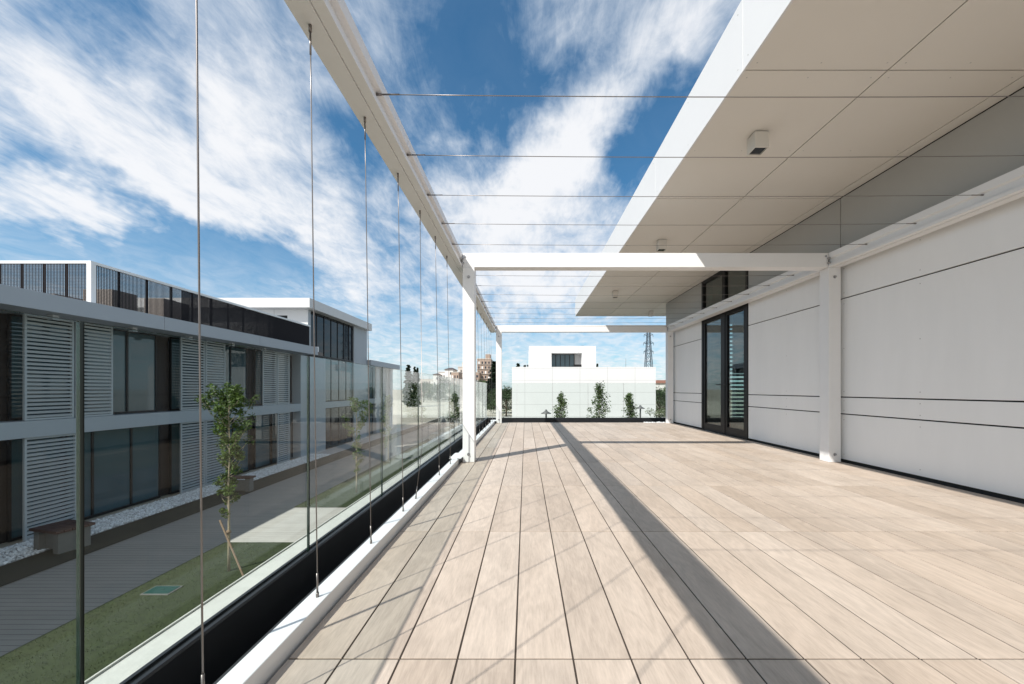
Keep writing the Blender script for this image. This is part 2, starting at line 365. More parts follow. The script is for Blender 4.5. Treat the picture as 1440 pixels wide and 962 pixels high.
# grass blades on the two lawns one looks down on
b = MB()
for i in range(26000):
    if i < 15000: x = random.uniform(-8.55, -3.0); y = random.uniform(5.2, 11.05)
    else: x = random.uniform(-8.55, -3.0); y = random.uniform(14.45, 26)
    h = random.uniform(.015, .035); a = random.uniform(0, 6.28); w = .0045 if i < 15000 else .008
    dx, dy = math.cos(a)*w, math.sin(a)*w; lx, ly = random.uniform(-.02, .02), random.uniform(-.02, .02)
    k = len(b.v); b.v += [(x-dx, y-dy, G+.03), (x+dx, y+dy, G+.03), (x+lx, y+ly, G+.03+h)]; b.f.append((k, k+1, k+2))
tag(b.build('grass', MT['blade']), 'short mown green grass on the lawns beside the boardwalk', 'grass', kind='stuff')
# white pebbles along the long building
def pebbles(name, x0, x1, y0, y1, z, n, smin, smax, label):
    b = MB(); base = [(1,0,0),(-1,0,0),(0,1,0),(0,-1,0),(0,0,1),(0,0,-1)]; fc = [(0,2,4),(2,1,4),(1,3,4),(3,0,4),(2,0,5),(1,2,5),(3,1,5),(0,3,5)]
    for _ in range(n):
        x = random.uniform(x0, x1); y = random.uniform(y0, y1); s = random.uniform(smin, smax); m_ = Matrix.Rotation(random.uniform(0, 6.28), 3, Vector((random.random(), random.random(), random.random()+.1)).normalized())
        k = len(b.v)
        for p in base:
            q = m_ @ Vector((p[0]*s, p[1]*s*random.uniform(.7, 1), p[2]*s*.7)); b.v.append((x+q.x, y+q.y, z+q.z+s*.3))
        b.f += [tuple(k+i for i in f) for f in fc]
    return tag(b.build(name, MT['pebble']), label, 'pebbles', kind='stuff')
sheet('pebble_bed', MT['pebble_base'], -14.5, -13.0, -4, 44, G+.016)
pebbles('pebbles', -14.3, -13.02, 8.5, 26, G+.03, 9000, .03, .06, 'white pebble strip along the foot of the long grey building')

# ================================================================== TERRACE BUILDING
TB = thing('terrace_building', 'white panelled building with a deep overhanging roof along the right of the wooden terrace', 'building', (4.07, 5, 0))
XW = 4.07
YB = 11.25       # far corner of the wall
ys = [-5.13+2.03*i for i in range(9)]   # panel modules
YD0, YD1 = 7.1, 8.96
b = MB()
zr = [(.035, .606), (.620, .822), (.836, 2.084), (2.098, 2.534)]
segs = [(-5.1, -3.10), (-3.088, -1.07), (-1.058, .96), (.972, 2.984), (2.996, 5.012), (5.024, 7.09), (8.97, YB)]
for (y0, y1) in segs:
    for (z0, z1) in zr: b = MB(); b.box(XW, XW+.022, y0, y1, z0, z1); b.build('wall_panel', MT['panel'], TB, bevel=.0015)
b = MB()
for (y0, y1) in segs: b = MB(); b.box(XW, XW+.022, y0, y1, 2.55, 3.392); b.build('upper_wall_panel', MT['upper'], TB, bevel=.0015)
b = MB()
for (y0, y1) in segs:        # visible rivets
    for z in (.10, .54, .66, .78, .90, 1.45, 2.02, 2.16, 2.47, 2.62, 3.3):
        for yy in (y0+.05, (y0+y1)/2, y1-.05): b.tube([(XW-.0012, yy, z), (XW+.003, yy, z)], .0055, 8)
b.build('rivets', MT['upper'], TB)['kind'] = 'stuff'
# structural wall behind the panels, with the room that the door looks into
b = MB()
b.box(XW+.03, XW+.25, -5.1, YD0, -.02, 3.42); b.box(XW+.03, XW+.25, YD1, YB-.03, -.02, 3.42)
b.build('wall', MT['joint'], TB)
b = MB()
b.box(XW+.02, 5.88, YB-.02, YB, 0, 3.40).box(6.75, 9.5, YB-.02, YB, 0, 3.40).box(5.88, 6.75, YB-.02, YB, 2.8, 3.40).box(5.88, 6.75, YB-.02, YB, 0, .12).box(5.99, 6.75, YB-.02, YB, 1.38, 2.8)
b.build('end_wall', MT['panel'], TB)
b = MB()
b.box(XW+.25, 9.4, 4.5, YB-.03, -.02, 0.0); b.box(XW+.25, 9.4, 4.4, 4.5, 0, 3.4); b.box(9.3, 9.4, 4.5, YB-.03, 0, 3.4); b.box(XW+.25, 9.4, 4.5, YB-.03, 3.38, 3.42)
b.box(XW+.26, 5.8, YB-.06, YB-.03, 0, 3.38); b.box(6.8, 9.3, YB-.06, YB-.03, 0, 3.38); b.box(6.0, 6.8, YB-.06, YB-.03, 1.39, 3.38)
b.build('interior', MT['dark_room'], TB)
b = MB()
z = .15
while z < 2.75: b.box(5.85, 6.75, YB-.10, YB-.03, z, z+.062); z += .115
b.build('blind', MT['frame'], TB)
# canopy
XE, ZS, YE = 1.685, 3.403, 13.16
cn = MB(); cn.box(XE+.022, 11.0, -5.1, YE-.022, ZS+.022, 3.95); canopy = cn.build('roof_canopy', MT['joint'], TB)
b = MB()
sy = [-5.1]+[-3.08+2.03*i for i in range(8)]+[YE]
for i in range(len(sy)-1):
    y0, y1 = sy[i]+.005, sy[i+1]-.005
    xs = [(XE+.004, 2.804), (2.815, 3.924), (3.936, XW if y1 < YB+.5 else 5.2)]
    for (x0, x1) in xs: b.box(x0, x1, y0, y1, ZS, ZS+.02)
    if y1 > YB: b.box(5.21, 8.0, max(y0, YB+.001), y1, ZS, ZS+.02)
b.build('soffit', MT['soffit'], canopy, bevel=.001)
b = MB()
for i in range(len(sy)-1):
    y0, y1 = sy[i]+.002, sy[i+1]-.002
    b.box(XE, XE+.02, y0, y1 if i < len(sy)-2 else YE, ZS-.006, 3.967)
xx = XE+.022
while xx < 11: b.box(xx, min(xx+2.02, 11.0), YE-.02, YE, ZS-.006, 3.967); xx += 2.03
b.build('fascia', MT['fascia'], canopy, bevel=.0015)
b = MB(); b.box(XE+.02, 11, -5.1, YE-.03, 3.952, 3.962); b.build('roof_deck', MT['roofing'], canopy)
# soffit and fascia rivets
b = MB()
for i in range(len(sy)-1):
    for yy in (sy[i]+.07, (sy[i]+sy[i+1])/2, sy[i+1]-.07):
        for x in (XE+.07, 2.24, 2.74, 2.88, 3.37, 3.86): b.tube([(x, yy, ZS-.001), (x, yy, ZS+.004)], .0055, 8)
        for z in (ZS+.06, 3.90): b.tube([(XE-.001, yy, z), (XE+.004, yy, z)], .0055, 8)
b.build('rivets', MT['upper'], canopy)['kind'] = 'stuff'
# building body below the terrace
b = MB(); b.box(-1.46, 9.5, -5.1, 12.45, G, -.26); b.build('lower_wall', MT['panel'], TB)
b = MB()
b.box(-1.48, -1.25, -5.1, 12.45, -.16, -.06); b.box(-1.25, 9.5, 12.25, 12.48, -.16, -.06); b.box(-1.48, -1.462, -5.1, 12.45, -.26, -.161)
b.build('coping', MT['coping'], TB, bevel=.003)
b = MB(); b.box(-1.487, -1.480, -5.1, 12.45, -.10, -.052); b.build('drip_edge', MT['coping'], TB)
# gutter
b = MB()
b.box(-1.19, -.93, -5.1, 12.17, -.26, -.20); b.box(-.93, XW+.2, 10.80, 12.17, -.26, -.10)
b.prism([(-1.02, -.20), (-.93, -.20), (-.93, -.055), (-.965, -.04), (-1.02, -.06)], 'y', -5.1, 12.17)
b.box(-.925, XW, 10.775, 10.80, -.20, -.012)
b.build('gutter', MT['black'], TB, bevel=.003)
b = MB(); b.box(-1.045, -1.025, -5.1, 12.17, -.198, -.05); b.build('gutter_lip', MT['dgrey'], TB, bevel=.004)
# door unit
dr = MB(); fx0, fx1 = XW-.01, XW+.07
YM = 7.97
for (y0, y1) in ((YD0, YD0+.075), (YD1-.075, YD1)): dr.box(fx0, fx1, y0, y1, .0, 3.392)
dr.box(fx0, fx1, YM-.055, YM+.055, .0, 3.392)
for (z0, z1) in ((.0, .03), (2.50, 2.60), (3.33, 3.392)): dr.box(fx0+.004, fx1-.004, YD0+.075, YM-.055, z0, z1); dr.box(fx0+.004, fx1-.004, YM+.055, YD1-.075, z0, z1)
df = dr.build('door_frame', MT['frame'], TB, bevel=.002)
for (y0, y1) in ((YD0+.075, YM-.055), (YM+.055, YD1-.075)):
    q = MB()
    q.box(fx0+.01, fx1-.01, y0, y0+.07, .03, 2.5); q.box(fx0+.01, fx1-.01, y1-.07, y1, .03, 2.5); q.box(fx0+.012, fx1-.012, y0+.07, y1-.07, .03, .16); q.box(fx0+.012, fx1-.012, y0+.07, y1-.07, 2.42, 2.5)
    leaf = q.build('door', MT['frame'], TB, bevel=.002)
    q = MB(); q.box(XW+.025, XW+.037, y0+.07, y1-.07, .16, 2.42); q.build('pane', MT['doorglass'], leaf)
    q = MB(); q.box(XW+.025, XW+.037, y0, y1, 2.60, 3.33); q.build('transom_pane', MT['doorglass'], df)
    yh = y1-.035 if y0 < YM-.3 else y0+.035
    q = MB(); q.tube([(fx0-.0, yh, 1.02), (fx0-.05, yh, 1.02), (fx0-.05, yh-.11 if y0 < YM-.3 else yh+.11, 1.02)], .009, 8); q.build('handle', MT['frame'], leaf)

# deck of oak look tiles
b = MB(); X0 = -.835; k = 0
xg = [X0+.2*i for i in range(26)]
for i in range(25):
    x0, x1 = xg[i]+.0034, xg[i+1]-.0034
    if i == 0: x0 += .012
    if x0 > 4.04: break
    x1 = min(x1, 4.045)
    y = 1.345-1.2*4
    while y < 10.77:
        y1 = min(y+1.2-.0060, 10.772); dz = random.uniform(-.0006, .0006)
        b.box(x0, x1, y+.0015, y1, -.02+dz, dz); y += 1.2
tag(b.build('terrace_deck', MT['deck'], bevel=.0012), kind='structure')
b = MB(); b.box(-.822, 4.05, -3.5, 10.765, -.25, -.0035); tag(b.build('deck_base', MT['grout']), kind='structure')
pebbles('pebbles', 3.35, 3.98, 10.80, 11.05, -.055, 160, .03, .06, 'small heap of white pebbles behind the far right pergola post')

# ================================================================== PERGOLA
PG = thing('pergola', 'white steel pergola frame with stainless cables over the wooden terrace', 'pergola', (0, 5, 0))
posts_y = [-1.35, 4.945, 10.545]
ZB, ZT = 2.48, 2.663
# long side beams with a channel in the inner face and a slot in the underside
def long_beam(xo, xi):
    """xo outer face x, xi inner face x"""
    s = 1 if xi > xo else -1; w = s
    P = [(xo, ZB), (xi-s*.058, ZB), (xi-s*.058, ZB+.012), (xi-s*.053, ZB+.012), (xi-s*.053, ZB+.004), (xi, ZB+.004), (xi, ZB+.035), (xi-s*.028, ZB+.045), (xi-s*.028, ZB+.105), (xi, ZB+.115), (xi, ZT), (xo, ZT)]
    if s < 0: P = P[::-1]
    return P
for (xo, xi) in ((-.962, -.806), (4.008, 3.856)):
    b = MB(); b.prism(long_beam(xo, xi), 'y', -4.9, 10.545+.155); b.build('side_beam', MT['white'], PG, bevel=.0012)
for y in posts_y:
    b = MB(); b.box(-.800, 3.852, y, y+.15, ZB+.004, ZT+.002)
    b.build('cross_beam', MT['white'], PG, bevel=.003)
    for (x0, x1) in ((-.800, -.650), (3.860, 4.014)):
        b = MB(); b.box(x0, x1, y-.003, y+.152, 0.001, ZB+.002)
        p = b.build('post', MT['white'], PG, bevel=.003)
        cx = (x0+x1)/2
        for z in (.10, 2.36):
            q = MB(); q.tube([(cx, y-.022, z), (cx, y, z)], [.013, .013], 6); q.tube([(cx, y-.006, z), (cx, y-.002, z)], [.02, .02], 14); q.build('bolt', MT['bolt'], p)
        for z in (.10, 2.36):
            xs_ = x1 if x0 < 0 else x0; sg = 1 if x0 < 0 else -1
    for (x, sg) in ((-.806, 1), (3.852, -1)):
        for dz in (.05, .11): q = MB(); q.tube([(x-sg*.004, y-.03, ZB+dz), (x+sg*.028, y-.03, ZB+dz)], .011, 6); q.build('bolt', MT['bolt'], PG)
        q = MB(); q.tube([(x+sg*.03, y-.012, ZT-.04), (x+sg*.03, y, ZT-.04)], .012, 6); q.build('bolt', MT['bolt'], PG)
# bottom rail (kerb) that holds the vertical cables
for (y0, y1) in ((-4.9, posts_y[1]-.12), (posts_y[1]+.27, posts_y[2]-.12)):
    b = MB(); b.box(-.912, -.832, y0, y1, -.03, .065); b.build('bottom_rail', MT['white'], PG, bevel=.004)
for y in posts_y[1:]:
    b = MB(); b.box(-.945, -.80, y-.13, y+.28, .066, .074); b.box(-.90, -.85, y-.11, y+.26, -.03, .066); b.build('foot_plate', MT['white'], PG, bevel=.002)
# cables
def cable(p0, p1, sag=0, kink=None):
    p0, p1 = Vector(p0), Vector(p1); pts = []
    for i in range(9):
        t = i/8; p = p0.lerp(p1, t); p.z -= sag*4*t*(1-t); pts.append(p)
    if kink: pts = [p0, p0.lerp(p1, .93)+Vector((0, 0, 0)), Vector(kink)]
    b = MB(); b.tube(pts, .0025, 8); d = (p1-p0).normalized()
    b.tube([p0, p0+d*.03], .007, 8); b.tube([p0+d*.035, p0+d*.13], .0042, 8)
    e = Vector(kink) if kink else p1; dd = (e-pts[-2]).normalized()
    b.tube([e, e-dd*.02], .0065, 8); b.tube([e-dd*.02, e-dd*.10], .0042, 8)
    return b.build('cable', MT['steel'], PG, smooth=True)
for y in [.475, 1.04, 1.605, 2.169, 2.73, 3.294, 3.862, 4.416] + [5.62+.563*i for i in range(9)]:
    cable((-.834, y, H+1.645), (3.884, y, H+1.645), .012+random.uniform(0, .01))
for i, y in enumerate([-.06, .51, 1.075, 1.65, 2.211, 2.785, 3.368, 3.94, 4.517] + [5.70+.565*i for i in range(9)]):
    if abs(y-3.368) < .01: cable((-.915, y, ZB+.002), (-.868, y-.1, .30), kink=(-.868, y-.30, .065))
    else: cable((-.915, y, ZB+.002), (-.868, y-.03, .064))

# ================================================================== GLASS BALUSTRADES
XG = -1.22; ZG = 1.118
def balustrade(label, along, a0, a1, fixed, start, pitch=1.117):
    r = thing('glass_balustrade', label, 'balustrade', (fixed, a0, 0) if along == 'y' else (a0, fixed, 0))
    b = MB()
    prof = [(fixed-.032, -.22), (fixed+.032, -.22), (fixed+.032, .022), (fixed+.026, .030), (fixed+.011, .030), (fixed+.011, .020), (fixed-.011, .020), (fixed-.011, .030), (fixed-.026, .030), (fixed-.032, .022)]
    b.prism(prof, 'y' if along == 'y' else 'x', a0, a1); b.build('base_channel', MT['black'], r, bevel=.001)
    p = start
    while p < a1-.1:
        lo = max(p, a0)+.004; hi = min(p+pitch, a1)-.004
        if hi-lo > .1:
            q = MB(); e = MB(); e2 = MB()
            if along == 'y':
                q.box(fixed-.0045, fixed+.0045, lo+.002, hi-.002, .012, ZG-.002); e2.box(fixed-.005, fixed+.005, lo, lo+.0015, .021, ZG); e.box(fixed-.005, fixed+.005, hi-.0015, hi, .021, ZG); e.box(fixed-.005, fixed+.005, lo+.002, hi-.002, ZG-.0015, ZG)
            else:
                q.box(lo+.002, hi-.002, fixed-.0045, fixed+.0045, .012, ZG-.002); e2.box(lo, lo+.0015, fixed-.005, fixed+.005, .021, ZG); e.box(hi-.0015, hi, fixed-.005, fixed+.005, .021, ZG); e.box(lo+.002, hi-.002, fixed-.005, fixed+.005, ZG-.0015, ZG)
            gp = q.build('glass_panel', MT['glass'], r); e.build('panel_edge', MT['glass_edge'], gp); e2.build('panel_edge', MT['glass_edge2'], gp)
        p += pitch
    return r
balustrade('frameless glass railing in a black channel along the left edge of the terrace', 'y', -5.0, 12.16, XG, 1.064-1.117*6)
balustrade('frameless glass railing across the far end of the terrace', 'x', -1.25, 8.0, 12.20, -.27-1.117)

# ================================================================== SOFFIT LAMPS
def soffit_lamp(x, y, label):
    r = thing('ceiling_spotlight', label, 'spotlight', (x, y, ZS-.001), 'spotlights under the roof overhang')
    s = .067
    b = MB(); b.box(x-s*.8, x+s*.8, y-s*.8, y+s*.8, ZS-.012, ZS-.001); b.build('mounting_plate', MT['soffit'], r)
    b = MB(); zb = ZS-.165
    for (a0, a1, c0, c1) in ((x-s, x+s, y-s, y-s+.008), (x-s, x+s, y+s-.008, y+s), (x-s, x-s+.008, y-s+.008, y+s-.008), (x+s-.008, x+s, y-s+.008, y+s-.008)): b.box(a0, a1, c0, c1, zb, ZS-.012)
    b.box(x-s+.008, x+s-.008, y-s+.008, y+s-.008, zb+.03, zb+.05)
    b.build('housing', MT['soffit'], r, bevel=.0015)
    b = MB(); b.box(x-s+.016, x+s-.016, y-s+.016, y+s-.016, zb+.008, zb+.028); b.build('lens', MT['pane2'], r)
soffit_lamp(2.255, 3.77, 'nearest square spotlight under the roof overhang')
soffit_lamp(2.26, 6.46, 'second square spotlight, just above the near cross beam')
soffit_lamp(2.26, 9.80, 'small square spotlight beyond the near cross beam')
soffit_lamp(3.97, 12.30, 'farthest square spotlight, at the far right end of the roof overhang')

# ================================================================== LONG GREY BUILDING
XF = -14.35      # louvre plane
XC = -13.2       # canopy edge
def shutter(parent, y0, y1, z0, z1, x=XF, group=None):
    b = MB(); w = .055
    b.box(x-.03, x+.03, y0, y0+w, z0, z1); b.box(x-.03, x+.03, y1-w, y1, z0, z1); b.box(x-.028, x+.028, y0+w, y1-w, z0, z0+w); b.box(x-.028, x+.028, y0+w, y1-w, z1-w, z1)
    z = z0+w+.03
    while z < z1-w-.08:
        b.prism([(x-.035, z), (x+.022, z-.014), (x+.035, z+.050), (x-.022, z+.064)], 'y', y0+w, y1-w)
        z += .118
    return b.build('louvre_shutter', MT['louvre'], parent)
def window(parent, y0, y1, z0, z1, x, mull=(), pane='pane'):
    b = MB(); w = .05
    b.box(x-.04, x+.04, y0, y0+w, z0, z1); b.box(x-.04, x+.04, y1-w, y1, z0, z1); b.box(x-.038, x+.038, y0+w, y1-w, z0, z0+w+.03); b.box(x-.038, x+.038, y0+w, y1-w, z1-w, z1)
    for m in mull: b.box(x-.041, x+.041, m-.035, m+.035, z0+w, z1-w)
    o = b.build('window', MT['frame'], parent)
    q = MB(); q.box(x-.012, x+.004, y0+w, y1-w, z0+w, z1-w); q.build('pane', MT[pane], o); return o
LB = thing('long_building', 'long two storey grey building with white louvre shutters across the boardwalk', 'building', (XF, 14, G))
Y0, Y1 = -3.9, 24.7
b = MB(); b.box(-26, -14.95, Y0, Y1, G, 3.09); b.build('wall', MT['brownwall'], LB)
b = MB()
b.box(-15.1, XF+.10, Y0, Y1, -.47, .01)
y = Y0+1.1
slab = b.build('floor_band', MT['bldg'], LB, bevel=.003)
b = MB(); ypts = [-3.9, 1.5, 6.7, 9.05, 14.2, 19.3, 24.7]
for i in range(len(ypts)-1): b.box(XC-.02, XC, ypts[i]+.006, ypts[i+1]-.006, 3.09, 3.57)
b.box(-26, XC-.022, Y0, Y1-.002, 3.095, 3.56)
canop = b.build('roof_canopy', MT['bldg'], LB, bevel=.003)
for i in range(-3, 3):
    ys_ = 11.1+5.05*i
    for fl, (z0, z1) in enumerate(((G+.03, -.48), (.02, 3.085))):
        if fl == 1:
            shutter(LB, ys_, ys_+1.22, z0, z1); shutter(LB, ys_+1.26, ys_+2.38, z0, z1)
            window(LB, ys_+1.6 if i < 3 else ys_, min(ys_+4.45, Y1-.6), z0, z1, -14.8, (ys_+3.3,))
            window(LB, ys_-.0, ys_+1.5, z0, z1, -14.8)
        else:
            if i != 0 and i != 2: shutter(LB, ys_+.0, ys_+1.22, z0, z1); shutter(LB, ys_+1.26, ys_+2.38, z0, z1)
            elif i == 0: shutter(LB, ys_+.0, ys_+1.30, z0, z1)
            else: shutter(LB, ys_+1.26, ys_+2.38, z0, z1)
            window(LB, ys_+1.4, min(ys_+4.6, Y1-.6), z0, z1, -14.8, (ys_+2.15, ys_+3.45))
            window(LB, ys_-.0, ys_+1.3, z0, z1, -14.8)
# end pier and small lit end
b = MB(); b.box(-15.0, XF+.09, 24.62, 27.7, G, 3.09); b.box(-15.0, XF+.09, Y0, Y0+.3, G, 3.09); b.build('end_pier', MT['bldg'], LB)
b = MB()
b.box(XC-.55, XC-.03, 24.72, 24.85, 3.30, 3.62); b.build('parapet_stub', MT['white'], LB)
# little spotlights under the canopy
lampproto = None
names = ['small square spotlight under the canopy of the long building, left of the glass railing joint', 'small square spotlight under the long building canopy, above the first large upper window', 'small square spotlight under the long building canopy, above the middle pair of shutters', 'small square spotlight under the long building canopy, right of the middle pair of shutters', 'small square spotlight under the long building canopy, above the farthest pair of shutters']
for i, px in enumerate((75, 187, 266, 326, 371)):
    X = -13.75; y = 13.75*546/(739-px)
    if lampproto is None:
        lampproto = thing('canopy_spotlight', names[0], 'spotlight', (X, y, 3.09), 'spotlights under the long building canopy')
        b = MB(); b.box(X-.08, X+.08, y-.08, y+.08, 2.935, 3.089); b.build('housing', MT['louvre'], lampproto, bevel=.004)
        b = MB(); b.box(X-.05, X+.05, y-.05, y+.05, 2.925, 2.936); b.build('lens', MT['frame'], lampproto)
    else:
        o = copy_tree(lampproto, loc=(X, y, 3.09)); o['label'] = names[i]
# roof screen
RS = thing('roof_screen', 'dark perforated roof screen with a white frame on top of the long building', 'screen', (-14, 12.45, 3.57))
XS, ZS2, YC = -14.0, 5.05, 12.45
b = MB(); b.box(XS-.06, XS+.06, YC, 25.2, ZS2-.09, ZS2); b.box(-26, XS-.06, YC, YC+.12, ZS2-.09, ZS2); b.box(XS-.06, XS+.09, YC-.02, YC+.13, 3.562, ZS2-.09); b.build('frame', MT['white'], RS, bevel=.004)
y = YC+.9
while y < 25:
    b = MB(); b.box(XS-.03, XS+.02, y, y+.05, 3.562, ZS2-.09); b.build('upright', MT['frame'], RS); y += .98
x = XS-.8
while x > -25:
    b = MB(); b.box(x, x+.05, YC+.03, YC+.08, 3.562, ZS2-.09); b.build('upright', MT['frame'], RS); x -= .72
b = MB(); b.box(XS+.022, XS+.026, YC+.14, YC+3.3, 3.6, ZS2-.095); b.box(-25.9, XS-.07, YC+.02, YC+.024, 3.6, ZS2-.095); b.build('mesh_panel', MT['screen'], RS)
b = MB(); b.box(XS+.022, XS+.026, YC+3.31, 25.1, 3.6, ZS2-.095); b.build('mesh_panel', MT['screen_d'], RS)
b = MB(); b.box(XS-1.6, XS-.2, 17.0, 25.0, 3.562, 4.9); 
for (x, y, w, d, h, lb) in ((-15.6, 14.6, 1.1, .9, .95, 'low grey ventilation unit behind the near corner of the roof screen'), (-15.3, 16.6, .8, 1.2, 1.05, 'grey ventilation unit behind the second bay of the roof screen'), (-18.5, 14.8, 2.6, 1.2, .8, 'wide grey ventilation unit far left behind the roof screen')):
    r = thing('ventilation_unit', lb, 'ventilation unit', (x, y, 3.562), 'ventilation units on the long roof')
    q = MB(); q.box(x-w/2, x+w/2, y-d/2, y+d/2, 3.64, 3.62+h); q.build('casing', MT['hvac'], r, bevel=.01)
    q = MB(); q.lathe(x, y, [(.0, 3.63+h), (.26, 3.63+h), (.28, 3.66+h), (.28, 3.62+h)], 18); q.build('fan_guard', MT['frame'], r)
    q = MB()
    for sx in (-1, 1):
        for sy_ in (-1, 1): q.box(x+sx*w*.4-.03, x+sx*w*.4+.03, y+sy_*d*.4-.03, y+sy_*d*.4+.03, 3.562, 3.64)
    q.build('feet', MT['frame'], r)

# ================================================================== TALL BLOCK
TBK = thing('tall_block', 'taller white block with flat overhanging roof and dark strip windows beyond the long building', 'building', (XF, 30, G))
XB = -14.35; YA, YZ = 25.6, 34.95
b = MB(); b.box(-26, XB-.31, YA+.11, YZ-.02, G, 6.18); b.build('wall', MT['dark_room'], TBK)
b = MB()
# front wall with a door opening between x -17.1 and -16.1
b.box(-15.7, XB-.001, YA, YA+.05, 3.2, 6.18); b.box(-26, -16.65, YA, YA+.05, 3.2, 6.18); b.box(-16.65, -15.7, YA, YA+.05, 5.78, 6.18)
b.build('front_wall', MT['backwall'], TBK)
b = MB(); b.box(XB-.3, XB, 32.5, YZ-.001, G, 6.18); b.build('side_wall', MT['bldg'], TBK); b = MB(); b.box(XB-.3, XB, YA+.052, YA+.35, 3.2, 6.18); b.build('side_wall', MT['bldg'], TBK); b = MB(); b.box(XB-.3, XB+.001, 27.7, 32.5, -.45, .0); b.build('side_wall', MT['bldg'], TBK)
b = MB(); b.box(XB-.3, XB+.003, YZ, YZ+.2, G, 6.18); b.build('end_fin', MT['bldg'], TBK)
q = MB(); q.box(-16.65, -16.58, YA+.02, YA+.10, 3.57, 5.78); q.box(-15.77, -15.7, YA+.02, YA+.10, 3.57, 5.78); q.box(-16.58, -15.77, YA+.02, YA+.10, 5.71, 5.78); q.box(-16.2, -16.15, YA+.02, YA+.10, 3.57, 5.71)
d_ = q.build('door', MT['frame'], TBK); q = MB(); q.box(-16.58, -15.77, YA+.055, YA+.07, 3.57, 5.71); q.build('pane', MT['pane2'], d_)
q = MB(); q.box(-27, -13.9, 25.0, YZ+.2, 6.185, 6.80); q.build('roof_canopy', MT['canopy'], TBK, bevel=.004)
window(TBK, YA+.36, 32.48, 3.2, 6.17, XB-.14, (26.9, 27.9, 28.9, 29.9, 30.9, 31.8), 'pane2')
window(TBK, 27.7, 32.48, .01, 3.18, XB-.14, (28.9, 30.1, 31.3), 'pane')
window(TBK, 27.7, 32.48, G+.03, -.46, XB-.14, (28.9, 30.1, 31.3), 'pane2')
# ================================================================== END BUILDING (third)
EB = thing('end_building', 'small far grey building with louvres beyond the tall block', 'building', (-14.9, 39, G))
b = MB(); b.box(-26, -15.2, 35.3, 43.1, G, 3.09); b.box(-15.2, -14.75, 38.4, 39.2, G, 3.09); b.box(-15.2, -14.75, 42.3, 43.1, G, 3.09); b.build('wall', MT['bldg'], EB)
b = MB(); b.box(-26, -14.0, 35.2, 43.3, 3.09, 3.57); b.build('roof_canopy', MT['bldg'], EB, bevel=.004)
b = MB(); b.box(-15.2, -14.7, 35.3, 43.1, -.47, .01); b.build('floor_band', MT['bldg'], EB)
for (z0, z1) in ((G+.02, -.48), (.02, 3.08)):
    shutter(EB, 35.4, 36.6, z0, z1, -14.8); window(EB, 36.7, 38.35, z0, z1, -15.1); shutter(EB, 39.3, 40.5, z0, z1, -14.8); shutter(EB, 40.55, 41.7, z0, z1, -14.8); window(EB, 39.3, 42.28, z0, z1, -15.1)

# ================================================================== WHITE BUILDING AT THE END
WB = thing('white_building', 'bright white two level building with one dark window beyond the far glass railing', 'building', (7, 46.5, G))
yb = 46.5; x0, x1 = -1.62, 15.6
b = MB(); b.box(x0, x1, yb, yb+14, G, 3.57); b.build('wall', MT['backwall'], WB)
b = MB()
ux0, ux1 = .43, 8.62; wx0, wx1, wz0, wz1 = 3.18, 6.9, 3.62, 5.33; yu = 47.5
b.box(ux0, wx0, yu, yu+9, 3.571, 6.20); b.box(wx1, ux1, yu, yu+9, 3.571, 6.20); b.box(wx0, wx1, yu, yu+9, wz1, 6.20); b.box(wx0, wx1, yu+4.2, yu+9, 3.571, wz1)
b.build('upper_wall', MT['backwall'], WB)
q = MB(); q.box(6.18, 6.898, yu+1.6, yu+4.2, 3.572, wz1-.002); q.build('niche_wall', MT['canopy'], WB)
wx1 = 6.2
q = MB(); q.box(wx0, wx1-.02, yu+1.4, yu+1.46, wz0, wz0+.08); q.box(wx0, wx1-.02, yu+1.4, yu+1.46, wz1-.08, wz1)
for i in range(6): xm = wx0+(wx1-.1-wx0)*i/5; q.box(xm, xm+.08, yu+1.398, yu+1.462, wz0+.08, wz1-.08)
w_ = q.build('window', MT['frame'], WB); q = MB(); q.box(wx0+.05, wx1-.05, yu+1.42, yu+1.44, wz0+.05, wz1-.05); q.build('pane', MT['pane'], w_)
q = MB(); q.box(5.9, 6.88, yu+.2, yu+.26, wz0-.04, wz0+.32); q.build('balcony_rail', MT['frame'], WB)
q = MB(); q.box(4.3, 5.1, yu+1, yu+1.8, 6.2, 6.32); q.build('skylight', MT['white'], WB)
q = MB(); q.box(6.95, 7.3, yu+1, yu+1.4, 6.2, 6.33); q.build('roof_vent', MT['frame'], WB)
AP = thing('antenna_pole', 'thin antenna pole rising behind the roof of the white end building', 'antenna', (12.4, 48, 3.57))
q = MB(); q.tube([(12.4, 48, 3.57), (12.4, 48, 4.7)], [.025, .012], 6); q.lathe(12.4, 48, [(0, 3.573), (.1, 3.573), (.1, 3.6), (0, 3.6)], 8); q.build('mast', MT['lampgrey'], AP)

